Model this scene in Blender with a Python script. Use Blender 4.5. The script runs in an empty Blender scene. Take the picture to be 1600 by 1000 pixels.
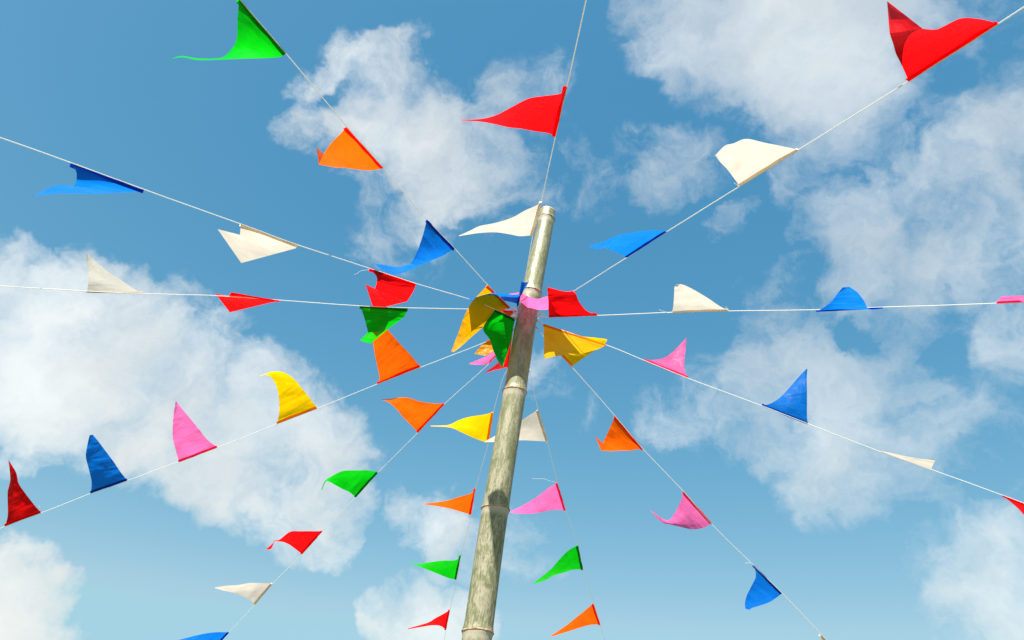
import bpy, math, random
from mathutils import Vector, noise
random.seed(7)
sc = bpy.context.scene

# ------------------------------------------------------------------ camera
FPX = 24/36*1600
PITCH, ROLL = math.radians(35), math.radians(6)
EYE = Vector((0, 0, 1.6))
FW = Vector((0, math.cos(PITCH), math.sin(PITCH)))
_U = Vector((0, -math.sin(PITCH), math.cos(PITCH)))
_R = Vector((1, 0, 0))
RT = math.cos(ROLL)*_R + math.sin(ROLL)*_U
UP = -math.sin(ROLL)*_R + math.cos(ROLL)*_U
cam = bpy.data.cameras.new('camera')
cam.lens = 24; cam.sensor_width = 36; cam.clip_start = .05; cam.clip_end = 5000
co = bpy.data.objects.new('camera', cam); sc.collection.objects.link(co)
from mathutils import Matrix
m = Matrix((RT, UP, -FW)).transposed().to_4x4(); m.translation = EYE
co.matrix_world = m
sc.camera = co
sc.view_settings.view_transform = 'Standard'
sc.view_settings.look = 'None'
sc.view_settings.exposure = 1.05
sc.view_settings.gamma = 1

# ------------------------------------------------------------------ sun + sky
SUN_EL, SUN_AZ = math.radians(55), math.radians(180+22)     # azimuth clockwise from +Y
SUN_DIR = Vector((math.sin(SUN_AZ)*math.cos(SUN_EL), math.cos(SUN_AZ)*math.cos(SUN_EL), math.sin(SUN_EL)))
sun = bpy.data.lights.new('sun', 'SUN'); sun.energy = 5.0; sun.angle = math.radians(.5); sun.color = (1, .955, .88)
so = bpy.data.objects.new('sun', sun); sc.collection.objects.link(so)
so.rotation_euler = SUN_DIR.to_track_quat('Z', 'Y').to_euler()

def ray(p):                     # direction of a point of the photograph, in world space, unit depth
    return FW + RT*((p[0]-800)/FPX) + UP*((500-p[1])/FPX)

# blobs of the cloud deck: where each cloud stands in the sky (x, y as seen), angular radius, weight
CLOUDS = [
 # great cloud, upper right
 (1090,-40,110,.8),(1200,15,125,1.35),(1290,70,125,1.35),(1180,110,70,.45),(1330,190,110,.75),(1250,160,80,.6),(1400,60,120,.8),
 (1430,270,120,.7),(1380,300,70,.45),(1560,130,80,.45),(1560,230,100,.7),(1600,330,100,.6),(1500,20,80,.5),(1590,40,60,.35),(1010,0,60,.35),
 (1480,150,60,.3),
 # right middle cloud
 (1350,400,85,.9),(1440,420,100,.8),(1540,420,100,.75),(1250,490,60,.6),(1240,560,75,.8),(1300,590,100,.95),(1400,560,90,.6),(1200,640,90,.65),
 (1330,680,110,.75),(1450,640,110,.7),(1560,560,110,.75),(1390,760,70,.45),(1500,720,80,.4),(1600,480,80,.5),(1150,600,40,.3),
 # centre cloud
 (488,135,34,.5),(555,105,40,.6),(620,115,44,.65),(510,205,50,.5),(600,195,70,.95),(655,215,75,1.05),(580,260,50,.55),(690,275,65,.8),(735,225,50,.6),(755,285,55,.6),
 (640,330,70,.45),(600,370,45,.35),(800,270,70,.5),(870,275,60,.42),(790,150,50,.34),(850,125,40,.3),(790,330,50,.32),(895,300,40,.4),
 # wisps right of the pole
 (965,290,45,.45),(1010,270,50,.45),(1075,245,50,.4),(995,220,30,.36),(945,325,30,.38),(1145,335,30,.4),(1240,290,38,.34),
 # large left cloud
 (20,440,70,.8),(80,500,100,1.0),(0,560,110,1.0),(180,550,110,1.0),(100,620,120,1.1),(280,610,110,1.0),(380,660,110,1.0),(230,690,100,.9),
 (460,700,80,.85),(350,740,80,.85),(490,760,60,.7),(510,810,50,.6),(320,520,50,.5),(430,790,60,.6),(60,700,60,.4),(550,690,40,.3),
 # lower left corner
 (0,900,70,1.2),(55,915,50,1.1),(20,990,80,1.3),(85,980,48,.9),(60,872,30,.5),
 (235,830,32,.32),(130,815,30,.3),
 # low centre
 (630,790,45,.6),(680,820,50,.65),(720,850,40,.6),(780,870,40,.45),(850,890,38,.35),(800,820,35,.3),
 (600,970,40,.6),(660,975,60,.95),(700,1000,60,.9),
 # lower right corner
 (1500,900,70,.75),(1560,880,60,.7),(1590,960,80,.8),(1510,970,70,.6),(1400,970,32,.4),
 # small faint ones
 (1050,655,45,.40),(858,560,38,.34),(870,600,26,.24),(910,650,25,.25),(1120,620,60,.4),(1440,760,60,.5),(1560,650,90,.6),(1540,300,90,.5),(1190,700,45,.35),(530,75,30,.25),(210,480,50,.2),
]
w = bpy.data.worlds.new('World'); sc.world = w; w.use_nodes = True
nt = w.node_tree; nt.nodes.clear()
def N(tree, typ, **kw):
    n = tree.nodes.new(typ)
    for k, v in kw.items(): setattr(n, k, v)
    return n
def math_node(tree, op, a, b=None, c=None, clamp=False):
    n = tree.nodes.new('ShaderNodeMath'); n.operation = op; n.use_clamp = clamp
    for i, v in enumerate((a, b, c)):
        if v is None: continue
        if isinstance(v, (int, float)): n.inputs[i].default_value = v
        else: tree.links.new(v, n.inputs[i])
    return n.outputs[0]
def noise_node(tree, vec, scale, detail=6, rough=.55, dist=0, lac=2.0):
    n = tree.nodes.new('ShaderNodeTexNoise'); tree.links.new(vec, n.inputs['Vector'])
    n.inputs['Scale'].default_value = scale; n.inputs['Detail'].default_value = detail
    n.inputs['Roughness'].default_value = rough; n.inputs['Distortion'].default_value = dist
    n.inputs['Lacunarity'].default_value = lac
    return n
def smooth(tree, v, lo, hi, a=0, b=1, kind='SMOOTHSTEP'):
    n = tree.nodes.new('ShaderNodeMapRange'); n.interpolation_type = kind
    tree.links.new(v, n.inputs['Value'])
    for k, x in (('From Min', lo), ('From Max', hi), ('To Min', a), ('To Max', b)): n.inputs[k].default_value = x
    return n.outputs[0]
def mixc(tree, f, a, b, mode='MIX'):
    n = tree.nodes.new('ShaderNodeMix'); n.data_type = 'RGBA'; n.blend_type = mode
    for sock, v in ((n.inputs[0], f), (n.inputs[6], a), (n.inputs[7], b)):
        if isinstance(v, (int, float)): sock.default_value = v
        elif isinstance(v, tuple): sock.default_value = (*v, 1)
        else: tree.links.new(v, sock)
    return n.outputs[2]

tc = N(nt, 'ShaderNodeTexCoord')
vdir = tc.outputs['Generated']
wn = noise_node(nt, vdir, 7.5, 5, .6)
sub = N(nt, 'ShaderNodeVectorMath', operation='SUBTRACT'); nt.links.new(wn.outputs['Color'], sub.inputs[0]); sub.inputs[1].default_value = (.5, .5, .5)
scl = N(nt, 'ShaderNodeVectorMath', operation='SCALE'); nt.links.new(sub.outputs[0], scl.inputs[0]); scl.inputs['Scale'].default_value = .17
wadd = N(nt, 'ShaderNodeVectorMath', operation='ADD'); nt.links.new(vdir, wadd.inputs[0]); nt.links.new(scl.outputs[0], wadd.inputs[1])
wnrm = N(nt, 'ShaderNodeVectorMath', operation='NORMALIZE'); nt.links.new(wadd.outputs[0], wnrm.inputs[0])
wdir = wnrm.outputs[0]
acc = None
for (x, y, r, a) in CLOUDS:
    d0_ = ray((x, y)); c = d0_.normalized()
    ang = r*1.5/FPX/d0_.length
    k = a/(ang*ang/2)
    dt = N(nt, 'ShaderNodeVectorMath', operation='DOT_PRODUCT'); nt.links.new(wdir, dt.inputs[0]); dt.inputs[1].default_value = c
    v = math_node(nt, 'MULTIPLY_ADD', dt.outputs['Value'], k, a-k)
    v = math_node(nt, 'MAXIMUM', v, 0)
    acc = v if acc is None else math_node(nt, 'MAXIMUM', acc, v)
HOLES = [(20,765,60,1.0),(110,800,60,.9),(200,840,60,.7),(290,860,60,.6),(160,900,50,.6),(640,705,50,.5),(1335,518,30,1.0),(1362,535,24,.6),(1478,535,30,.8),(1505,570,34,.7),(1530,520,24,.5),(1250,640,26,.35),(1380,620,40,.3),(1450,340,36,.35),(300,640,50,.35),(170,700,40,.3),(420,740,40,.35),(60,640,40,.3),(1530,130,48,.6),(1470,170,50,.5),(1500,480,36,.5),(1300,255,50,.35),(1420,200,40,.3),(1590,610,50,.4),(560,160,26,.5),(530,150,20,.4),(1600,420,40,.3),(1250,460,25,.5),(1560,700,40,.4)]
for (x, y, r, a) in HOLES:
    d0_ = ray((x, y)); ang = r*1.2/FPX/d0_.length; a *= .55; ang *= 1.25; k = a/(ang*ang/2)
    dt = N(nt, 'ShaderNodeVectorMath', operation='DOT_PRODUCT'); nt.links.new(wdir, dt.inputs[0]); dt.inputs[1].default_value = d0_.normalized()
    v = math_node(nt, 'MAXIMUM', math_node(nt, 'MULTIPLY_ADD', dt.outputs['Value'], k, a-k), 0)
    acc = math_node(nt, 'SUBTRACT', acc, v)
n1 = noise_node(nt, wdir, 8, 12, .61, .3)
n2 = noise_node(nt, vdir, 26, 12, .7, .7)
f = math_node(nt, 'MULTIPLY_ADD', n1.outputs[0], 3.0, -1.5)
f = math_node(nt, 'ADD', f, math_node(nt, 'MULTIPLY_ADD', n2.outputs[0], .8, -.4))
calm = smooth(nt, acc, .45, 1.1, 1.0, .55)            # the middle of a cloud is smoother than its torn edge
f = math_node(nt, 'MULTIPLY', f, calm)
dens = math_node(nt, 'ADD', math_node(nt, 'MULTIPLY', acc, 1.25), f)
dens = math_node(nt, 'MAXIMUM', math_node(nt, 'ADD', dens, -.12), 0)
dens = math_node(nt, 'MULTIPLY', dens, smooth(nt, acc, .0, .25))
rd = ray((1450, 420)).normalized()
rdot = N(nt, 'ShaderNodeVectorMath', operation='DOT_PRODUCT'); nt.links.new(vdir, rdot.inputs[0]); rdot.inputs[1].default_value = rd
thin = smooth(nt, rdot.outputs['Value'], .78, .97, .98, .80)     # the cloud on the right is thinner
thick = math_node(nt, 'POWER', dens, 1.35)
cover = math_node(nt, 'SUBTRACT', 1, math_node(nt, 'POWER', 2.718, math_node(nt, 'MULTIPLY', math_node(nt, 'MULTIPLY', thick, smooth(nt, rdot.outputs['Value'], .55, .97, -2.4, -1.75)))))
sky = N(nt, 'ShaderNodeTexSky', sky_type='NISHITA', sun_disc=False)
sky.sun_elevation = SUN_EL; sky.sun_rotation = SUN_AZ
sky.air_density = 1.0; sky.dust_density = 1.2; sky.ozone_density = 1.0; sky.altitude = 0
ssep = N(nt, 'ShaderNodeSeparateColor'); nt.links.new(sky.outputs[0], ssep.inputs[0])
scmb = N(nt, 'ShaderNodeCombineColor')
for i_, (ref, tgt, pw) in enumerate(((1.11, .70, 1.42), (1.70, 2.12, .73), (3.01, 3.58, .47))):      # the film's response to the blue of the sky
    pv = math_node(nt, 'POWER', math_node(nt, 'MULTIPLY', ssep.outputs[i_], 1/ref), pw)
    nt.links.new(math_node(nt, 'MINIMUM', math_node(nt, 'MULTIPLY', pv, tgt), (2.35, 4.0, 5.0)[i_]), scmb.inputs[i_])
tint = scmb.outputs[0]
n3 = noise_node(nt, wdir, 5, 8, .6, .2)
shade = smooth(nt, n3.outputs[0], .3, .7, .82, 1.03)
ccol = mixc(nt, 1.0, (6.55, 6.6, 6.35), (1, 1, 1), 'MULTIPLY')
cs = N(nt, 'ShaderNodeVectorMath', operation='SCALE'); nt.links.new(ccol, cs.inputs[0]); nt.links.new(shade, cs.inputs['Scale'])
out = mixc(nt, math_node(nt, 'MULTIPLY', cover, thin), tint, cs.outputs[0])
bg = N(nt, 'ShaderNodeBackground'); bg.inputs['Strength'].default_value = .0783
nt.links.new(out, bg.inputs['Color'])
wo = N(nt, 'ShaderNodeOutputWorld'); nt.links.new(bg.outputs[0], wo.inputs['Surface'])
w.cycles.sampling_method = 'MANUAL'; w.cycles.sample_map_resolution = 256

# ------------------------------------------------------------------ helpers
def link(o, parent=None):
    sc.collection.objects.link(o)
    if parent is not None: o.parent = parent
    return o
def mesh_obj(name, verts, faces, mat, parent=None, smooth_=True, uvs=None):
    me = bpy.data.meshes.new(name); me.from_pydata([tuple(v) for v in verts], [], faces)
    if smooth_: me.shade_smooth()
    if uvs:
        ul = me.uv_layers.new(name='UVMap')
        for l in me.loops: ul.data[l.index].uv = uvs[l.vertex_index]
    me.materials.append(mat); me.update()
    return link(bpy.data.objects.new(name, me), parent)
def tag(o, label=None, cat=None, group=None, kind=None):
    for k, v in (('label', label), ('category', cat), ('group', group), ('kind', kind)):
        if v: o[k] = v
    return o
def empty(name, loc, parent=None):
    o = bpy.data.objects.new(name, None); o.location = loc; o.empty_display_size = .05
    return link(o, parent)
def tube(pts, rad, seg=8, flat=None, caps=True):
    """tube along pts; flat=(axis vector, ratio) squashes it along that axis"""
    V, Fc = [], []
    n = len(pts)
    for i, p in enumerate(pts):
        t = (pts[min(i+1, n-1)]-pts[max(i-1, 0)]).normalized()
        a = t.cross(Vector((0, 0, 1)) if abs(t.z) < .9 else Vector((1, 0, 0))).normalized()
        b = t.cross(a).normalized()
        r = rad[i] if isinstance(rad, (list, tuple)) else rad
        for k in range(seg):
            q = 2*math.pi*k/seg
            off = a*math.cos(q)*r + b*math.sin(q)*r
            if flat: off -= flat[0]*off.dot(flat[0])*(1-flat[1])
            V.append(p+off)
    for i in range(n-1):
        for k in range(seg):
            k2 = (k+1) % seg
            Fc.append((i*seg+k, i*seg+k2, (i+1)*seg+k2, (i+1)*seg+k))
    if caps:
        Fc.append(tuple(range(seg-1, -1, -1))); Fc.append(tuple((n-1)*seg+k for k in range(seg)))
    return V, Fc
def crom(P, t):
    n = len(P)-1
    i = min(int(t), n-1); u = t-i
    p0, p1, p2, p3 = P[max(i-1, 0)], P[i], P[i+1], P[min(i+2, n)]
    return tuple(.5*((2*b)+(-a+c)*u+(2*a-5*b+4*c-d)*u*u+(-a+3*b-3*c+d)*u**3) for a, b, c, d in zip(p0, p1, p2, p3))

# ------------------------------------------------------------------ materials
def new_mat(name):
    m = bpy.data.materials.new(name); m.use_nodes = True
    t = m.node_tree; t.nodes.clear()
    return m, t
def cloth_mat(name, col, trans=.5, rough=.45, tcol=None, wrinkle=.42):
    m, t = new_mat(name)
    tcd = N(t, 'ShaderNodeTexCoord')
    nn = noise_node(t, tcd.outputs['UV'], 2, 3, .5, .3)
    v = smooth(t, nn.outputs[0], .3, .7, .88, 1.06, 'LINEAR')
    c = N(t, 'ShaderNodeVectorMath', operation='SCALE'); c.inputs[0].default_value = col; t.links.new(v, c.inputs['Scale'])
    # wrinkles running across the cloth
    mp = N(t, 'ShaderNodeMapping'); mp.inputs['Scale'].default_value = (1.1, 5.0, 1); mp.inputs['Rotation'].default_value = (0, 0, .35)
    t.links.new(tcd.outputs['UV'], mp.inputs[0])
    w1 = noise_node(t, mp.outputs[0], .9, 1.5, .4, .5)
    w2 = noise_node(t, tcd.outputs['UV'], 3, 2, .5)
    h = math_node(t, 'MULTIPLY_ADD', w2.outputs[0], .5, w1.outputs[0])
    bp = N(t, 'ShaderNodeBump'); bp.inputs['Strength'].default_value = wrinkle; bp.inputs['Distance'].default_value = .02
    t.links.new(h, bp.inputs['Height'])
    p = N(t, 'ShaderNodeBsdfPrincipled'); t.links.new(c.outputs[0], p.inputs['Base Color'])
    p.inputs['Roughness'].default_value = rough; p.inputs['Specular IOR Level'].default_value = .12
    t.links.new(bp.outputs[0], p.inputs['Normal'])
    tr = N(t, 'ShaderNodeBsdfTranslucent'); t.links.new(bp.outputs[0], tr.inputs['Normal'])
    c2 = N(t, 'ShaderNodeVectorMath', operation='SCALE'); c2.inputs[0].default_value = tcol or col; t.links.new(v, c2.inputs['Scale'])
    t.links.new(c2.outputs[0], tr.inputs['Color'])
    mx = N(t, 'ShaderNodeMixShader'); mx.inputs[0].default_value = trans
    t.links.new(p.outputs[0], mx.inputs[1]); t.links.new(tr.outputs[0], mx.inputs[2])
    o = N(t, 'ShaderNodeOutputMaterial'); t.links.new(mx.outputs[0], o.inputs[0])
    return m
CL = {
 'red':   cloth_mat('red_cloth',   (.72, .003, .006), .6, .5, (.80, .003, .005)),
 'orange':cloth_mat('orange_cloth',(.80, .10, .002), .6, .5, (.85, .11, .002)),
 'yellow':cloth_mat('yellow_cloth',(.80, .47, .003), .58, .3, (.84, .50, .001)),
 'amber': cloth_mat('amber_cloth', (.74, .34, .002), .58, .28, (.80, .36, .001)),
 'green': cloth_mat('green_cloth', (.002, .38, .010), .55, .3, (.001, .46, .005)),
 'blue':  cloth_mat('blue_cloth',  (.002, .15, .58), .55, .45, (.002, .17, .68)),
 'pink':  cloth_mat('pink_cloth',  (.78, .15, .40), .58, .4, (.84, .14, .40)),
 'cream': cloth_mat('cream_cloth', (.56, .53, .475), .55, .55, (.55, .49, .42), .2),
}
# the sleeve round the cord is two layers of the same cloth, so light leaves it more deeply coloured
HEM = {
 'red': cloth_mat('red_sleeve', (.70, .001, .003), .8, .5, (.90, .001, .003)),
 'orange': cloth_mat('orange_sleeve', (.80, .05, .001), .8, .5, (.98, .035, .001)),
 'yellow': cloth_mat('yellow_sleeve', (.80, .42, .002), .8, .4, (.95, .45, .001)),
 'amber': cloth_mat('amber_sleeve', (.72, .28, .001), .8, .4, (.90, .30, .001)),
 'green': cloth_mat('green_sleeve', (.001, .30, .006), .8, .4, (.001, .45, .004)),
 'blue': cloth_mat('blue_sleeve', (.001, .10, .45), .75, .45, (.001, .12, .60)),
 'pink': cloth_mat('pink_sleeve', (.80, .06, .25), .8, .4, (.98, .05, .26)),
 'cream': cloth_mat('cream_sleeve', (.70, .64, .54), .75, .55, (.88, .78, .64)),
}
def cord_mat():
    m, t = new_mat('white_cord')
    tcd = N(t, 'ShaderNodeTexCoord')
    mp = N(t, 'ShaderNodeMapping'); mp.inputs['Scale'].default_value = (1, 1, 1); t.links.new(tcd.outputs['UV'], mp.inputs[0])
    wv = N(t, 'ShaderNodeTexWave'); wv.inputs['Scale'].default_value = 30; wv.bands_direction = 'DIAGONAL'; t.links.new(mp.outputs[0], wv.inputs[0])
    bp = N(t, 'ShaderNodeBump'); bp.inputs['Strength'].default_value = .08; bp.inputs['Distance'].default_value = .0005; t.links.new(wv.outputs['Fac'], bp.inputs['Height'])
    nn = noise_node(t, tcd.outputs['Object'], 12, 4)
    c = mixc(t, nn.outputs[0], (.84, .83, .80), (.92, .91, .89))
    p = N(t, 'ShaderNodeBsdfPrincipled'); t.links.new(c, p.inputs['Base Color']); p.inputs['Roughness'].default_value = .8
    tr = N(t, 'ShaderNodeBsdfTranslucent'); t.links.new(c, tr.inputs['Color'])      # thin loosely spun fibres let light through
    mx = N(t, 'ShaderNodeMixShader'); mx.inputs[0].default_value = .35; t.links.new(p.outputs[0], mx.inputs[1]); t.links.new(tr.outputs[0], mx.inputs[2])
    o = N(t, 'ShaderNodeOutputMaterial'); t.links.new(mx.outputs[0], o.inputs[0])
    return m
CORD = cord_mat()
D = 2.69
def pole_point(px, py):
    r = ray((px, py)); h = math.hypot(r.x, r.y)
    return EYE + r*(D/r.y)
PX = [(857, 331, .084), (854, 345, .085), (835, 430, .099), (824, 490, .100), (806.5, 600, .100), (773.5, 795, .106), (764, 860, .107), (745, 1000, .107)]
P3 = [(pole_point(x, y), d) for x, y, d in PX]
lastdir = (P3[-1][0]-P3[-3][0]).normalized()
bot = P3[-1][0] + lastdir*((P3[-1][0].z+.3)/-lastdir.z)
P3.append((bot, .116))
zs = [p[0].z for p in P3]
def axis(z):
    for i in range(len(P3)-1):
        if z <= P3[i][0].z and z >= P3[i+1][0].z or i == len(P3)-2:
            a, b = P3[i], P3[i+1]; t = (z-a[0].z)/(b[0].z-a[0].z)
            return a[0].lerp(b[0], t), a[1]+(b[1]-a[1])*t
def axis_s(z):              # smoothed
    pts = [axis(min(max(z+dz, bot.z), P3[0][0].z)) for dz in (-.2, -.1, 0, .1, .2)]
    v = Vector((0, 0, 0)); r = 0; zz = 0
    for q, d in pts: v += q; r += d
    q = v/5; return Vector((q.x, q.y, z)), r/5/2
ztop = P3[0][0].z
def z_at(py):
    return pole_point(830-(py-450)*.16, py).z
NODES = [z_at(343), z_at(459), z_at(613), z_at(796)]
zn = NODES[-1]-.46
while zn > 0: NODES.append(zn); zn -= .40
POLE_NODES = NODES
def bamboo_mat():
    m, t = new_mat('weathered_bamboo')
    uv = N(t, 'ShaderNodeTexCoord').outputs['UV']           # u: round the culm in metres, v: height in metres
    sep = N(t, 'ShaderNodeSeparateXYZ'); t.links.new(uv, sep.inputs[0])
    def stretched(sx, sy, detail, rough, dist=0., off=0.):
        mp = N(t, 'ShaderNodeMapping'); mp.inputs['Scale'].default_value = (sx, sy, 1); mp.inputs['Location'].default_value = (off, off*1.7, 0)
        t.links.new(uv, mp.inputs[0]); return noise_node(t, mp.outputs[0], 1, detail, rough, dist).outputs[0]
    patch = stretched(30, 8.0, 8, .68, .9, 3.1)
    patch2 = stretched(85, 26, 7, .7, 1.2, 9.0)
    fibre = stretched(420, 9, 5, .7, 0, 1.0)
    fine = stretched(900, 40, 4, .7)
    stain = stretched(110, 28, 6, .7, 1.2, 5.0)
    up = smooth(t, sep.outputs[1], 2.3, 3.3)          # the top weathered less and stayed glossy
    g = math_node(t, 'ADD', patch, math_node(t, 'MULTIPLY_ADD', patch2, .9, -.45))
    g = math_node(t, 'ADD', g, math_node(t, 'MULTIPLY_ADD', fibre, .55, -.275))
    gm = smooth(t, g, .38, .60)
    pale = mixc(t, fibre, (.22, .195, .125), (.45, .41, .295))
    green = mixc(t, fibre, (.075, .09, .03), (.20, .215, .095))
    c = mixc(t, gm, pale, green)
    c = mixc(t, math_node(t, 'MULTIPLY', up, .30), c, (.27, .275, .14))
    # brown weather stains and dark specks
    sm = smooth(t, math_node(t, 'ADD', stain, math_node(t, 'MULTIPLY_ADD', fibre, .4, -.2)), .54, .68, 0, .75)
    c = mixc(t, sm, c, (.09, .07, .035))
    wl = smooth(t, stretched(300, 3.2, 4, .7, .2, 7), .58, .70, 0, .55)
    c = mixc(t, wl, c, (.46, .38, .28))
    for nz_ in POLE_NODES[:5]:                        # powdery pale band under each joint
        b1 = smooth(t, math_node(t, 'MULTIPLY_ADD', patch2, .03, sep.outputs[1]), nz_-.045+.015, nz_-.012+.015)
        b2 = smooth(t, sep.outputs[1], nz_+.001, nz_+.003, 1, 0)
        c = mixc(t, math_node(t, 'MULTIPLY', math_node(t, 'MULTIPLY', b1, b2), .7), c, (.50, .45, .36))
    lo = math_node(t, 'SUBTRACT', 1, up)
    fl = smooth(t, fine, .30, .50, .55, 1.0)
    fl = math_node(t, 'MAXIMUM', fl, math_node(t, 'MULTIPLY', up, .85))
    s = N(t, 'ShaderNodeVectorMath', operation='SCALE'); t.links.new(c, s.inputs[0]); t.links.new(fl, s.inputs['Scale'])
    p = N(t, 'ShaderNodeBsdfPrincipled'); t.links.new(s.outputs[0], p.inputs['Base Color'])
    ro = math_node(t, 'MULTIPLY_ADD', up, -.36, .60)
    ro = math_node(t, 'MULTIPLY_ADD', patch2, .18, ro)
    t.links.new(ro, p.inputs['Roughness']); p.inputs['Specular IOR Level'].default_value = .5
    bh = math_node(t, 'ADD', math_node(t, 'MULTIPLY', fibre, .8), math_node(t, 'MULTIPLY', patch2, .6))
    bp = N(t, 'ShaderNodeBump'); bp.inputs['Strength'].default_value = .5; bp.inputs['Distance'].default_value = .003
    t.links.new(bh, bp.inputs['Height']); t.links.new(bp.outputs[0], p.inputs['Normal'])
    o = N(t, 'ShaderNodeOutputMaterial'); t.links.new(p.outputs[0], o.inputs[0])
    return m
BAMBOO = bamboo_mat()
def simple_mat(name, c1, c2, scale, rough=.8, bump=0):
    m, t = new_mat(name)
    g = N(t, 'ShaderNodeTexCoord').outputs['Object']
    nn = noise_node(t, g, scale, 8, .65, .3)
    c = mixc(t, smooth(t, nn.outputs[0], .35, .65), c1, c2)
    p = N(t, 'ShaderNodeBsdfPrincipled'); t.links.new(c, p.inputs['Base Color']); p.inputs['Roughness'].default_value = rough
    if bump:
        bp = N(t, 'ShaderNodeBump'); bp.inputs['Distance'].default_value = bump; t.links.new(nn.outputs[0], bp.inputs['Height']); t.links.new(bp.outputs[0], p.inputs['Normal'])
    o = N(t, 'ShaderNodeOutputMaterial'); t.links.new(p.outputs[0], o.inputs[0])
    return m
RING = simple_mat('node_ridge', (.17, .07, .025), (.42, .30, .18), 45, .7, .003)
CUT = simple_mat('cut_bamboo_end', (.55, .42, .26), (.78, .66, .46), 80, .8, .002)
TWINE = simple_mat('brown_twine', (.12, .07, .03), (.26, .18, .10), 120, .9, .002)
GROUND = simple_mat('dry_grass_ground', (.07, .09, .03), (.19, .16, .09), .6, .95, .02)

# ------------------------------------------------------------------ ground
S_ = 1500
g = mesh_obj('ground', [(-S_, -S_, 0), (S_, -S_, 0), (S_, S_, 0), (-S_, S_, 0)], [(0, 1, 2, 3)], GROUND, smooth_=False)
tag(g, kind='structure')

# ------------------------------------------------------------------ bamboo pole
pole = empty('bamboo_pole', (bot.x, bot.y, 0))
tag(pole, 'tall weathered bamboo pole with ringed joints that all the white cords are tied to', 'pole')
def to_local(o, root): o.location = -root.location
SEG = 64
V, Fc, UVs = [], [], []
z = bot.z; zlist = []
while z < ztop: zlist.append(z); z += .008
zlist.append(ztop)
for z in zlist:
    c, r = axis_s(z)
    # collar swelling at each joint, thin groove below it
    for nz in NODES:
        d = z-nz
        r += .0036*math.exp(-(d/.011)**2) + .0012*math.exp(-(d/.045)**2)
    for k in range(SEG+1):
        a = 2*math.pi*k/SEG
        rr = r*(1+.012*noise.noise(Vector((math.cos(a)*1.3, math.sin(a)*1.3, z*1.6)))+.004*noise.noise(Vector((math.cos(a)*4, math.sin(a)*4, z*6))))
        V.append(c+Vector((math.cos(a)*rr, math.sin(a)*rr, 0))); UVs.append((a*.052, z))
n = len(zlist)
for i in range(n-1):
    for k in range(SEG): Fc.append((i*(SEG+1)+k, i*(SEG+1)+k+1, (i+1)*(SEG+1)+k+1, (i+1)*(SEG+1)+k))
cul = mesh_obj('culm', V, Fc, BAMBOO, pole, uvs=UVs); to_local(cul, pole)
# sawn end: annulus, inner wall and the diaphragm below
ct, rt = axis_s(ztop)
V, Fc = [], []
prof = [(rt+.0004, -.004), (rt-.0002, .0008), (rt-.0035, .0016), (rt-.008, .0006), (rt-.0085, -.05), (rt-.02, -.055), (.001, -.056)]
for (r, dz) in prof:
    for k in range(SEG):
        a = 2*math.pi*k/SEG; V.append(ct+Vector((math.cos(a)*r, math.sin(a)*r, dz+.0012*math.sin(3*a+1))))
for i in range(len(prof)-1):
    for k in range(SEG):
        k2 = (k+1) % SEG; Fc.append((i*SEG+k, i*SEG+k2, (i+1)*SEG+k2, (i+1)*SEG+k))
cutm = mesh_obj('cut_rim', V, Fc, CUT, pole); to_local(cutm, pole)
for j, nz in enumerate(NODES):
    V, Fc = [], []
    seg2 = 96
    PR = [(-.005, -.002), (-.003, .0002), (-.001, .0014), (.0008, .0009), (.0024, -.0004), (.005, -.002)]
    for dz, dr in PR:
        for k in range(seg2):
            a = 2*math.pi*k/seg2
            zz = nz+dz+.0018*math.sin(a*2+j)+.0010*noise.noise(Vector((math.cos(a)*5, math.sin(a)*5, j*3)))
            c, r = axis_s(nz)
            jag = .0014*max(0, noise.noise(Vector((math.cos(a)*9, math.sin(a)*9, j*7+2))))
            V.append(Vector((c.x, c.y, zz))+Vector((math.cos(a), math.sin(a), 0))*(r*1.012+.0044+dr+jag*(2.2 if j == 1 else 1)))
    for i in range(len(PR)-1):
        for k in range(seg2):
            k2 = (k+1) % seg2; Fc.append((i*seg2+k, i*seg2+k2, (i+1)*seg2+k2, (i+1)*seg2+k))
    ring = mesh_obj('node_ring', V, Fc, RING, pole); to_local(ring, pole)

# ------------------------------------------------------------------ cords
HUB = (824, 490); D0 = 3.30
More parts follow.
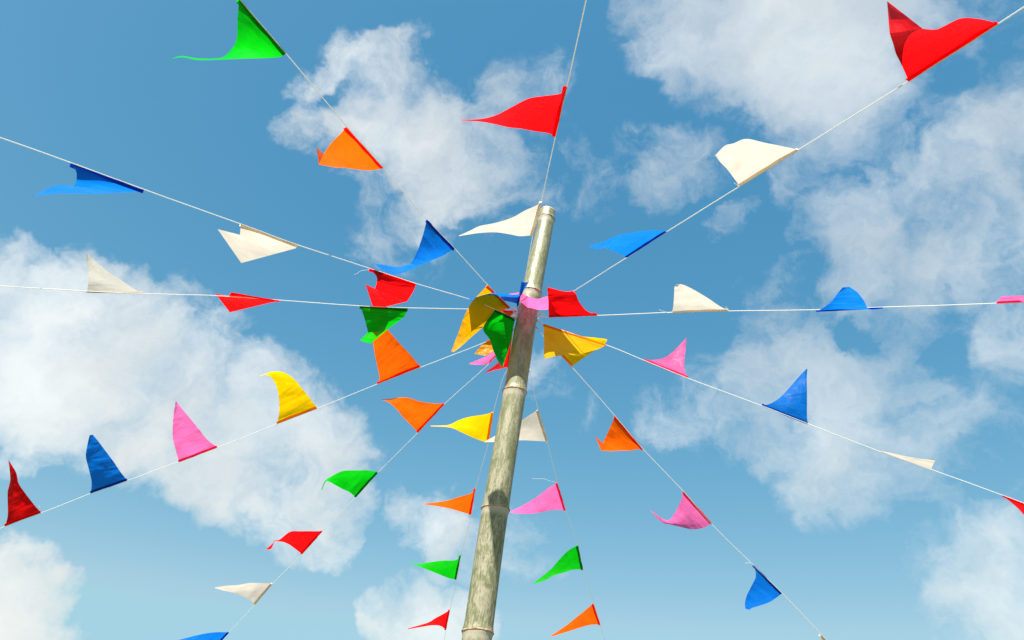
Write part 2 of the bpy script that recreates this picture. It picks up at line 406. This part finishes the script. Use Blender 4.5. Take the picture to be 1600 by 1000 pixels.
# cord: far image point used for the depth law, its depth, the cord's own course
CORDS = {
 'S1': ((886,135), 2.14, [(812,482),(820,440),(832,370),(845,318),(868,213),(886,135),(916,0),(940,-110)], 'cord running up along the pole to the top edge past the red pennant'),
 'S2': ((1560,37), 1.62, [(841,492),(862,478),(898,454),(980,402),(1042,362),(1156,291),(1248,234),(1420,127),(1560,37),(1680,-42)], 'cord that rises from the pole to the upper right corner'),
 'S3': ((1380,481), 2.58, [(840,489),(846,494),(858,495.5),(933,493),(1050,488),(1137,486),(1275,484),(1380,480),(1558,474),(1720,466)], 'nearly level cord from the pole to the right edge'),
 'S4': ((1456,735), 2.95, [(838,501),(849,506),(947,539),(1006,563),(1075,591),(1190,634),(1262,662),(1376,706),(1456,734),(1567,774),(1720,832)], 'cord sloping gently down right, carrying the thin white sliver pennant'),
 'S5': ((1222,927), 3.46, [(836,509),(853,530),(893,573),(961,650),(1005,702),(1068,768),(1112,819),(1178,884),(1222,927),(1284,992),(1400,1115)], 'steep cord running down right past orange, pink and blue pennants'),
 'S6': ((938,976), 4.42, [(826,575),(841,641),(855,690),(871,754),(884,797),(903,852),(911,890),(928,943),(938,976),(955,1040),(975,1130)], 'thin cord that drops just right of the pole'),
 'S7': ((697,983), 4.60, [(806,492),(803,502),(794,573),(786,590),(771,644),(763,692),(743,764),(737,804),(720,868),(714,905),(703,953),(697,983),(690,1040),(682,1120)], 'thin cord that drops just left of the pole'),
 'S8': ((398,945), 4.06, [(806,524),(797,534),(757,575),(695,631),(653,676),(591,738),(556,777),(504,830),(472,866),(426,912),(398,945),(358,988),(328,1022),(230,1135)], 'diagonal cord that runs down to the lower left corner'),
 'S9': ((8,822), 3.54, [(806,513),(760,534),(657,574),(590,600),(496,638),(434,662),(340,699),(280,721),(199,751),(142,771),(63,802),(9,822),(-130,878)], 'cord sloping down to the left edge across the large cloud'),
 'S10': ((135,456), 2.68, [(808,485),(735,483),(637,481),(562,478),(437,469),(338,462),(223,459),(135,455),(0,447),(-130,440)], 'nearly level cord from the pole to the left edge'),
 'S11': ((110,256), 2.16, [(808,499),(775,484),(735,468),(650,443),(580,420),(466,383),(376,350),(225,296),(110,254),(0,215),(-130,170)], 'cord sloping up to the left edge with a folded white pennant'),
 'S12': ((374,0), 1.93, [(808,493),(797,480),(762,445),(710,388),(667,343),(599,262),(543,199),(447,84),(375,0),(290,-100)], 'steep cord that climbs to the top left with the green streaming pennant'),
}
HUB_D = {'S2': 3.52, 'S3': 3.2, 'S1': 3.36}
def depth_on(cid, p):
    q, dd = CORDS[cid][0], CORDS[cid][1]
    ex, ey = q[0]-HUB[0], q[1]-HUB[1]; L2 = ex*ex+ey*ey
    s = ((p[0]-HUB[0])*ex+(p[1]-HUB[1])*ey)/L2
    s = max(s, -.05)
    return 1/((1-s)/HUB_D.get(cid, D0)+s/dd)
def unproj(p, d): return EYE + ray(p)*d
BASE_DZ = {'S1': 0, 'S2': 0, 'S3': 0}
def cord_pts(cid):
    pts = CORDS[cid][2]
    P = [unproj(p, depth_on(cid, p)) for p in pts]
    out = []
    for i in range(len(P)-1):
        n = max(2, int((P[i+1]-P[i]).length/.02))
        for k in range(n):
            q = crom([tuple(v) for v in P], i+k/n) if (P[i+1]-P[i]).length < .6 else tuple(P[i].lerp(P[i+1], k/n))
            out.append(Vector(q))
    out.append(P[-1]); return out
def in_pole(p):
    if p.z > ztop: return False
    c, r = axis_s(p.z); return (Vector((p.x, p.y))-Vector((c.x, c.y))).length < r*.97
for cid in CORDS:
    pts = cord_pts(cid)
    root = empty('cord', pts[0])
    tag(root, 'white '+CORDS[cid][3], 'cord', 'white cords strung out from the top of the pole')
    wob = [p+Vector((noise.noise(p*9), noise.noise(p*9+Vector((5, 0, 0))), noise.noise(p*9+Vector((0, 7, 0)))))*.0006 for p in pts]
    V, Fc = tube(wob, .0013 if cid in ('S6', 'S7', 'S8') else .0014 if cid == 'S9' else .0017, 8)
    uv = []
    ll = 0
    for i in range(len(wob)):
        if i: ll += (wob[i]-wob[i-1]).length
        for k in range(8): uv.append((k/8, ll*40))
    ln = mesh_obj('line', V, Fc, CORD, root, uvs=uv); to_local(ln, root)
    # knot where the cord meets the lashing
    c, r = axis_s(pts[0].z)
    kp = pts[1]
    kv = []
    d = (pts[3]-pts[0]).normalized(); a = d.cross(Vector((0, 0, 1))).normalized(); b = d.cross(a)
    for i in range(40):
        q = i/39*4*math.pi*2/2
        kv.append(kp+a*math.cos(q)*.0052+b*math.sin(q)*.0052+d*(i/39-.5)*.013)
    V, Fc = tube(kv, .0021, 6)
    kn = mesh_obj('knot', V, Fc, CORD, root); to_local(kn, root)

# lashing round the pole: two uneven turns of twine and a turn of white cord
def wrap(name, z0, rise, turns, rad, mat, phase, a0=0.):
    pts = []
    n = int(72*turns)
    for i in range(n+1):
        a = a0+2*math.pi*turns*i/n
        z = z0+rise*math.sin(a+phase)+.004*i/72+.002*noise.noise(Vector((math.cos(a)*2, math.sin(a)*2, z0*9)))
        c, r = axis_s(z)
        pts.append(Vector((c.x+math.cos(a)*(r+rad*1.0+.0025), c.y+math.sin(a)*(r+rad*1.0+.0025), z)))
    V, Fc = tube(pts, rad, 7); return mesh_obj(name, V, Fc, mat)
zl = z_at(486)
o = wrap('twine_lashing', z_at(481), .010, 1.0, .0011, TWINE, 2.2)
tag(o, 'thin brown twine wound once round the pole under the pink pennant', 'twine')
o = wrap('cord_lashing', z_at(497), .004, .52, .0022, CORD, .6, a0=-.02*math.pi)
tag(o, 'white cord looped round the back of the pole where the cords meet', 'cord')

# ------------------------------------------------------------------ pennants
# cord, colour, base ends A and B, rows (xA, yA, xB, yB[, depth offset][, 'c' for a crease]), label
P_ = []
AUTO = 'auto'
def pen(cid, col, A, B, rows, label, dz0=0., depth=None, target=.37, bulge=.012, hem=True, hemw=.0080, dim=False):
    P_.append(dict(cid=cid, col=col, A=A, B=B, rows=rows, label=label, dz0=dz0, depth=depth, target=target, bulge=bulge, hem=hem, hemw=hemw, dim=dim))

# --- cord up along the pole
pen('S1','red',(886,135),(868,213),[(876,146,856,208),(850,150,835,205),(826,154,815,201),(800,167,795,199),(775,180,773,194),(750,186,750,190),(720,187,720,188)],
    'long pointed red pennant streaming left high above the top of the pole')
pen('S1','cream',(847,315),(833,368),[(838,321,828,368),(820,329,812,369),(800,340,796,366),(775,348,774,363),(750,353,750,364),(735,360,735,366),(717,368,717,369)],
    'cream pennant streaming left beside the top end of the pole', depth=0.0, dz0=-.04)
pen('S1','blue',(818,444),(810,477),[(810,459,806,474),(790,459,789,470),(770,458,769,468),(755,461,757,466),(745,464,747,467),(731,468,731,469)],
    'narrow blue pennant whose curled corner stands up against the bamboo pole', depth=.03, dz0=-.07)
# --- cord to the upper right
pen('S2','pink',(897,454),(861,482),[(858,462,852,484),(840,467,838,484),(825,463,824,482,None,'c'),(811,457,812,470,None,'c'),(782,461,783,462)],
    'pink pennant wrapped across the front of the pole under its joint', depth=.09, dz0=-.03)
pen('S2','blue',(980,402),(1042,362),[(968,396,1022,360),(955,391,990,363),(944,387,962,369),(933,389,942,378),(917,384,918,385)],
    'blue pennant with frayed left tip, nearest the pole on the upper right cord')
pen('S2','cream',(1156,291),(1248,234),[(1145,276,1225,229),(1135,263,1195,223),(1126,254,1166,217),(1120,246,1146,224),(1118,243,1132,228),(1115,245,1117,244)],
    'large cream pennant with a rounded top edge under the great cloud')
pen('S2','red',(1420,127),(1560,37),[(1408,100,1532,30),(1400,84,1500,29),(1396,70,1468,45),(1390,52,1442,45,None,'c'),(1386,2,1388,3,.14)],
    'largest red pennant, with its tip folded upward, in the upper right corner')
# --- level cord to the right
pen('S3','red',(858,496),(933,493),[(857,484,916,485),(857,472,904,470),(856,462,898,457),(855.5,455,880,455),(855,448,857,449)],
    'wide red pennant standing up just right of the pole', depth=.05)
pen('S3','cream',(1050,489),(1138,485),[(1052,478,1124,478),(1053,465,1108,467),(1053.5,455,1090,456),(1054,448,1073,447),(1058,444,1064,444)],
    'cream pennant standing up on the level cord right of the pole')
pen('S3','blue',(1275,487),(1379,482),[(1288,480,1358,483),(1300,470,1350,470),(1308,459,1340,457),(1317,449,1327,448)],
    'blue pennant arched up in a rounded hump on the level right cord', hemw=.0085)
pen('S3','pink',(1557,474),(1655,469),[(1566,463,1645,460),(1585,466,1640,468,None,'c'),(1620,481,1650,486)],
    'pink pennant cut off by the right edge of the photo')
# --- cord gently down to the right
pen('S4','yellow',(849,506),(947,538),[(849.5,518,936,545),(850,534,905,553),(850,548,872,556),(850,560,852,560)],
    'shiny creased yellow pennant hanging from its cord right of the pole', target=.33, bulge=.012)
pen('S4','pink',(1006,563),(1075,591),[(1025,562,1070,579),(1040,558,1069,567),(1052,549,1070.5,553),(1062,539,1071.5,541),(1072,528,1073,528)],
    'small pink pennant rising to a sharp tip, midway to the right')
pen('S4','blue',(1190,634),(1262,663),[(1205,630,1261,650),(1220,620,1261,630),(1235,604,1261,610),(1248,589,1260.5,592),(1260.5,576,1261.5,576)],
    'blue pennant with an upright right edge in front of the right cloud')
pen('S4','cream',(1376,705),(1455,735),[(1381,705.5,1457,728,-.03),(1395,708.5,1460,722,-.06),(1418,716,1461,718.5,-.09),(1460,717.5,1462,717.5,-.12)],
    'white pennant seen almost edge on as a thin sliver', hem=False, bulge=.004)
pen('S4','red',(1566,774),(1648,806),[(1588,792,1650,815),(1605,810,1650,828),(1640,845,1645,846)],
    'red pennant cut off by the right edge of the photo, below the white sliver')
# --- steep cord down to the right
pen('S5','yellow',(853,530),(893,573),[(878,530,911,560),(903,526,926,550),(925,527,940,541),(948,530,949,532)],
    'darker yellow pennant folded behind the shiny one', depth=.04, target=.30)
pen('S5','orange',(961,650),(1005,702),[(955,664,996,702),(949,677,985,704),(944,687,972,704,None,'c'),(939,704,955,705,None,'c'),(930,681,931,682)],
    'orange pennant with its tip folded back, low on the right of the pole')
pen('S5','pink',(1068,768),(1112,817),[(1064,782,1101,824),(1058,795,1082,827),(1050,808,1062,823),(1043,813,1045,819),(1033,809,1034,816),(1016,797,1017,799)],
    'pink pennant whose thin tail curls up to the left, below the folded orange one')
pen('S5','blue',(1178,883),(1222,927),[(1181,900,1213,934),(1174,916,1202,941),(1167,930,1188,946),(1164,942,1175,950),(1165,951,1171,953)],
    'crumpled blue pennant hanging in open sky near the lower right')
pen('S5','cream',(1282,991),(1328,1044),[(1284,1005,1318,1046),(1275,1020,1300,1045),(1250,1040,1252,1042)],
    'white pennant of which only a corner shows at the bottom edge')
# --- cord just right of the pole
pen('S6','cream',(841,640),(856,690),[(828,648,840,689),(810,660,815,688),(790,672,790,690),(757,690,758,691)],
    'greyish white pennant passing behind the pole', depth=.10)
pen('S6','pink',(871,754),(884,797),[(855,764,862,797),(838,777,842,801),(820,788,822,803),(796,800,797,801)],
    'pink pennant whose tip reaches the right side of the pole')
pen('S6','green',(903,852),(911,890),[(888,860,896,890),(875,873,880,895),(862,888,866,899),(848,900,851,907),(832,912,833,913)],
    'green pennant drooping to a tip at lower left, right of the pole')
pen('S6','orange',(927,943),(938,976),[(915,953,925,976),(900,965,908,980),(885,977,890,986),(860,994,861,995)],
    'small orange pennant right of the pole at the bottom edge')
# --- cord just left of the pole
pen('S7','red',(803,502),(794,573),[(795,535,787,575),(783,561,779,577),(770,573,770,579),(758,582,759,583)],
    'dark red pennant hanging upright against the left side of the pole', depth=.06)
pen('S7','yellow',(771,644),(763,692),[(755,648,750,688),(735,651,735,682),(718,656,720,675),(700,664,703,668),(672,665,673,666)],
    'bright yellow pennant pointing left, beside the pole')
pen('S7','orange',(743,763),(736,804),[(735,771,725,801),(715,777,708,796),(695,783,690,792),(662,787,663,788)],
    'orange pennant pointing left, between the yellow and the green ones left of the pole')
pen('S7','green',(720,867),(713,905),[(712,875,703,904),(690,876,685,897),(668,879,665,889),(655,881,653,884),(638,878,639,879)],
    'green pennant pointing left, just left of the lower pole')
pen('S7','red',(703,953),(697,984),[(693,959,688,978),(680,966,678,977),(668,973,668,978),(637,982,638,983)],
    'small red pennant over the low cloud at the bottom edge, beside the pole')
# --- diagonal cord to the lower left
pen('S8','pink',(797,534),(765,566),[(775,548,764,568),(757,558,752,570),(733,568,734,569)],
    'pink pennant half hidden behind the bunch of pennants at the pole', depth=.06)
pen('S8','orange',(695,631),(653,676),[(675,630,642,664),(655,627,630,652),(640,622,621,641),(625,621,612,632),(612,623,604,627),(596,624,597,625)],
    'orange pennant with a red hem and wavy top edge, left of the bright yellow one')
pen('S8','green',(591,738),(556,777),[(575,735,546,769),(555,735,535,764),(535,736,524,758),(518,744,515,753),(508,751,509,753),(502,765,503,766)],
    'green pennant with a thin thread hanging from its left tip')
pen('S8','red',(504,830),(472,866),[(488,830,463,859),(470,830,452,851),(453,831,443,847),(437,843,434,846),(429,844.5,429,846.2),(426,849,424,857),(416,858,417,859)],
    'red pennant with a pinched, twisted left tip, below the large left cloud')
pen('S8','cream',(426,912),(398,945),[(410,911,390,937),(390,911,375,930),(372,914,360,925),(355,915,350,923),(335,918,336,919)],
    'beige pennant near the bottom left, with a ragged left tip')
pen('S8','blue',(358,988),(328,1022),[(335,988,310,1015),(310,992,295,1008),(275,1001,276,1002)],
    'blue pennant mostly cut off by the bottom edge of the photo')
# --- cord down to the left
pen('S9','amber',(795,518),(760,533),[(788,535,752,540),(775,547,746,547),(758,556,741,553)],
    'amber pennant tucked under the bunch at the pole, over the pink tip', depth=.05, target=.25)
pen('S9','orange',(657,573),(590,600),[(640,553,593,590),(625,537,589,570),(610,520,585,550),(600,508,583,530),(588,500,587,501)],
    'orange pennant standing up with its tip behind the green one')
pen('S9','yellow',(496,638),(433,662),[(484,622,436,645),(472,607,436,625),(459,592,432,604),(443,582,424,590),(425,581,414,585.5),(406,587,407,588)],
    'golden yellow pennant curling over to the left like a breaking wave')
pen('S9','pink',(340,699),(280,722),[(324,687,275,705),(308,667,270,684),(294,650,270,662),(283,637,272,642),(274,625,275,626)],
    'tall pink pennant standing up in front of the large left cloud')
pen('S9','blue',(199,751),(142,771),[(188,737,143,752),(178,722,138,730),(166,706,134,712),(154,690,137,693),(145,679,140,680)],
    'dark blue pennant standing up at the lower edge of the left cloud', dim=True)
pen('S9','red',(64,801),(8,822),[(52,787,12,806),(39,770,12,785),(29,755,12,768),(25,738,16,748),(12,717,13,718)],
    'dark red pennant with a wavy tip at the left edge', dim=True)
# --- level cord to the left
pen('S10','orange',(806,486),(778,485),[(803,489,786,488),(797,494,796,494)],
    'scrap of orange pennant showing between amber and green ones at the pole', depth=.05, target=.06)
pen('S10','green',(637,482),(562,478),[(632,494,567,490),(620,504,571,503),(603,517,575,519,None,'c'),(590,528,568,526),(579,537,562,532)],
    'glossy green pennant hanging below its cord, partly covered by the red one', depth=.0)
pen('S10','red',(437,470),(361,457),[(422,473,357,463,.02,'c'),(359,488,336,458,AUTO)],
    'flattened red pennant with a lit folded edge on the level left cord', dz0=-.012)
pen('S10','cream',(223,459),(135,457),[(207,450,137.5,446),(190,438,138,434),(168,424,138,423),(151,410,136,410),(134,394,135,395)],
    'cream pennant standing up on the level left cord', depth=-.14, bulge=.004)
# --- cord up to the left
pen('S11','green',(805,498),(774,483),[(802,512,755,512),(799,530,765,530),(794,548,771,548),(789,563,777,562),(785,577,786,577)],
    'glossy green pennant hanging point down among the bunch at the pole', depth=-.02, bulge=.03)
pen('S11','red',(650,444),(578,420),[(646,455,589,434),(636,471,586,451,None,'c'),(584,484,571,444)],
    'creased red pennant with a notched left edge, overlapping the hanging green one', dz0=-.02)
pen('S11','cream',(466,384),(376,350),[(462,388,375,367,.03,'c'),(377,411,340,358,AUTO)],
    'white pennant folded lengthwise with a lit upper strip')
pen('S11','blue',(225,297),(110,255),[(219,299,119,268),(206,300,119,283),(184,301,115,291,None,'c'),(142,303,98,289),(105,302,80,292),(74,304,66,299),(50,306,51,307)],
    'blue pennant twisted into a long pointed tail at the upper left')
# --- steep cord to the upper left
pen('S12','amber',(797,480),(762,445),[(788,484,750,458),(774,492,737,472),(756,510,725,495),(736,527,718,515),(722,540,711,533),(709,550,705,549)],
    'large amber yellow pennant hanging down on the left of the pole', depth=-.02, bulge=.03)
pen('S12','blue',(710,388),(667,343),[(693,399,660,370),(672,408,651,395),(653,416,642,412,None,'c'),(632,426,620,417),(608,427,602,414),(583,411,584,412)],
    'blue pennant with a bright tail bent to the left, above the amber one', dim=True)
pen('S12','orange',(599,262),(541,199),[(589,265,531,210),(571,266,520,221),(538,262,509,235,None,'c'),(526,262,498,257,None,'c'),(496,231,495,232)],
    'orange pennant with a folded flap, in front of the centre cloud')
pen('S12','green',(447,83),(374,-2),[(437,89,371,30),(413,91,370,60),(382,92,362,76),(352,93,345,90),(310,94,310,91),(284,89.5,282,87.5),(261,94,262,95)],
    'green pennant with a long thin tail at the top left')

NU, NV = 14, 7
PROJ = {}
def mean_exposure(p, dzk):
    # how squarely a pennant blown to this depth faces the sun
    dA, dB = depth_on(p['cid'], p['A']), depth_on(p['cid'], p['B'])
    rows = [(*p['A'], *p['B'])]+[r[:4] for r in p['rows']]
    n = len(rows)-1; tot = 0; wsum = 0
    for k in range(n):
        a, b = rows[k], rows[k+1]
        P = [unproj((a[0], a[1]), dA+dzk*k/n), unproj((a[2], a[3]), dB+dzk*k/n), unproj((b[2], b[3]), dB+dzk*(k+1)/n), unproj((b[0], b[1]), dA+dzk*(k+1)/n)]
        nn = (P[2]-P[0]).cross(P[3]-P[1]); ar = nn.length
        if ar > 1e-9: tot += abs(nn.normalized().dot(SUN_DIR))*ar; wsum += ar
    return tot/wsum
def build_pennant(i, p):
    cid = p['cid']
    dA, dB = depth_on(cid, p['A'])+p['dz0'], depth_on(cid, p['B'])+p['dz0']
    A3, B3 = unproj(p['A'], dA), unproj(p['B'], dB)
    root = empty('pennant', (A3+B3)/2)
    tag(root, p['label'], 'pennant', 'pennants strung along the cords')
    rows = [(*p['A'], *p['B'])]+list(p['rows'])
    rr = []
    for r in rows:
        rr.append(dict(L=(r[0], r[1]), R=(r[2], r[3]), dz=(r[4] if len(r) > 4 else None), c=(len(r) > 5)))
    for a, b in zip(rr, rr[1:]):
        if b['dz'] == AUTO:
            best = None
            for dz in (-.14, -.10, -.06, -.03, .06, .10, .14, .18):
                P = [unproj(a['L'], dA+a['dz']), unproj(a['R'], dB+a['dz']), unproj(b['R'], dB+dz), unproj(b['L'], dA+dz)]
                nn = (P[2]-P[0]).cross(P[3]-P[1]).normalized(); e = abs(nn.dot(SUN_DIR))
                if best is None or e > best[0]: best = (e, dz)
            b['dz'] = best[1]
    # travel of the centre line in metres, missing length goes into depth
    dm = (dA+dB)/2
    cum = [0]
    for a, b in zip(rr, rr[1:]):
        ca = ((a['L'][0]+a['R'][0])/2, (a['L'][1]+a['R'][1])/2); cb = ((b['L'][0]+b['R'][0])/2, (b['L'][1]+b['R'][1])/2)
        cum.append(cum[-1]+math.hypot(cb[0]-ca[0], cb[1]-ca[1])*dm/FPX)
    tot = cum[-1]
    miss = math.sqrt(max(p['target']**2-tot**2, 0)); miss = min(miss, .20)
    if p['depth'] is not None: miss = p['depth']
    else:
        best = max((mean_exposure(p, -kk*miss)*(-1 if p['dim'] else 1)-(0 if kk > 0 else .06), kk) for kk in (-.9, -.6, -.3, .1, .35, .6, .8, 1))
        miss *= best[1]
        pass
    for k, r in enumerate(rr):
        v = cum[k]/tot
        if r['dz'] is None: r['dz'] = -miss*(v**1.15)
        r['v'] = v
    # a crease reverses the slope a little so that the two faces catch the light differently
    seen = 0
    for k, r in enumerate(rr):
        if seen: r['dz'] += .045*(k-seen) if len(p['rows'][0]) < 5 else 0
        if r['c'] and not seen: seen = k
    # split into smooth spans at creases
    spans = []; st = 0
    for k, r in enumerate(rr):
        if r['c'] and 0 < k < len(rr)-1: spans.append((st, k)); st = k
    spans.append((st, len(rr)-1))
    V, Fc, UV = [], [], []
    rnd = random.Random(i*13+5)
    ph = rnd.random()*6; am = .0018+.0016*rnd.random(); fq = rnd.choice((1.3, 1.8, 2.3)); sk = rnd.uniform(-1.5, 1.5)
    for (s0, s1) in spans:
        seg = rr[s0:s1+1]; pts = [(*r['L'], *r['R'], r['dz'], r['v']) for r in seg]
        nrow = max(NV*(s1-s0), 6)
        base = len(V)
        for j in range(nrow+1):
            t = j/nrow*(s1-s0)
            x0, y0, x1, y1, dz, vv = crom(pts, t) if len(pts) > 2 else tuple(a+(b-a)*t for a, b in zip(pts[0], pts[1]))
            for k in range(NU+1):
                u = k/NU
                x, y = x0+(x1-x0)*u, y0+(y1-y0)*u
                d = (dA+(dB-dA)*u)+dz
                env = min(1, vv*5)*(1-.5*vv)
                d += -p['bulge']*math.sin(math.pi*u)*env*math.sin(math.pi*min(1, vv*.9+.1))*(1 if i % 2 else -1)*1.2
                d += am*math.sin(fq*2*math.pi*vv*1.6+ph+sk*u*2)*env
                d += .0055*env*noise.noise(Vector((u*2.2+i*3.7, vv*3.5+i, 1.3)))
                d += .0022*env*noise.noise(Vector((u*2+vv*5+i, vv*9-u*4, i*1.9)))
                V.append(unproj((x, y), d)); UV.append((u*.22*5+i*.37, vv*.37*5+i*.71))
        for j in range(nrow):
            for k in range(NU):
                a = base+j*(NU+1)+k
                Fc.append((a, a+1, a+NU+2, a+NU+1))
    cl = mesh_obj('cloth', V, Fc, CL[p['col']], root, uvs=UV); to_local(cl, root)
    if p['hem']:
        # the sewn sleeve the cord runs through: a flattened tube along the base
        d1 = (B3-A3); L = d1.length; n = 14
        r1 = rr[1]
        mid = unproj(((r1['L'][0]+r1['R'][0])/2, (r1['L'][1]+r1['R'][1])/2), dm+r1['dz'])
        down = mid-(A3+B3)/2; t = d1.normalized(); down -= t*down.dot(t); down.normalize()
        nrm = t.cross(down).normalized()
        pts, rad = [], []
        cp = CORDS[cid][2]
        for k in range(n+1):
            u = k/n
            q = A3+d1*u+down*(p['hemw']*.75)+down*.0016*noise.noise(Vector((u*4+i, 2, 0)))
            pts.append(q); rad.append(p['hemw']*(.86+.22*noise.noise(Vector((u*5, i*2.1, 0)))) )
        V, Fc = tube(pts, rad, 12, flat=(nrm, .28), caps=False)
        uv = [(i*.3+k/14*.9, (s/12)*.06) for k in range(n+1) for s in range(12)]
        hm = mesh_obj('hem', V, Fc, HEM[p['col']], root, uvs=uv); to_local(hm, root)
    return root
roots = [build_pennant(i, p) for i, p in enumerate(P_)]

# curled corner of the blue pennant that stands up against the pole
i_blue = 2
rt_ = roots[i_blue]
V, Fc, UV = [], [], []
for j in range(13):
    v = j/12
    cx, cy = 820.5+(813-820.5)*v, 440+(460-440)*v
    wd = 5.8*(1-v)+2.0*v
    for k in range(15):
        a = math.radians(-35+250*k/14)
        V.append(unproj((cx+wd*math.cos(a), cy+(1.2*(1-v))*math.sin(a)), depth_on('S1', (818, 444))-.075-.016*math.sin(a)*(1-.4*v))); UV.append((k/8, v))
for j in range(12):
    for k in range(14): Fc.append((j*15+k, j*15+k+1, (j+1)*15+k+1, (j+1)*15+k))
cc = mesh_obj('curled_corner', V, Fc, CL['blue'], rt_, uvs=UV); to_local(cc, rt_)

# loose threads at some sleeve ends
def thread(root, p0, p1, sag, d):
    pts = []
    for k in range(9):
        t = k/8
        pts.append(unproj((p0[0]+(p1[0]-p0[0])*t, p0[1]+(p1[1]-p0[1])*t+sag*math.sin(math.pi*t)+.8*math.sin(t*9)), d))
    V, Fc = tube(pts, .0007, 5); o = mesh_obj('loose_thread', V, Fc, CORD, root); to_local(o, root)
by = {}
for p, r in zip(P_, roots): by.setdefault((p['cid'], p['col']), r)
for key, p0, p1, sag in [(('S11','red'),(578,420),(553,429),-1), (('S3','cream'),(1048,488),(1030,483),2), (('S3','cream'),(1138,485),(1133,480),-2),
                    (('S9','yellow'),(433,662),(428,666),1), (('S5','blue'),(1178,883),(1164,879),-1), (('S6','pink'),(868,753),(832,747),-1),
                    (('S9','red'),(64,801),(62,791),1), (('S2','cream'),(1156,291),(1147,285),1)]:
    if key in by: thread(by[key], p0, p1, sag, depth_on(key[0], p0))

# frayed ends round the two big knots at the pole
for cid_, p0_ in (('S3', (846, 493)), ('S3', (845, 490)), ('S4', (842, 502)), ('S10', (803, 486)), ('S12', (803, 489)), ('S11', (804, 497))):
    r_ = [o for o in sc.objects if o.name.startswith('cord') and o.get('category') == 'cord' and CORDS[cid_][3] in o['label']][0]
    for k_ in range(4):
        a_ = random.uniform(0, 6.28); l_ = random.uniform(5, 11)
        thread(r_, p0_, (p0_[0]+math.cos(a_)*l_, p0_[1]+math.sin(a_)*l_), random.uniform(-1.5, 1.5), depth_on(cid_, p0_)-.01)
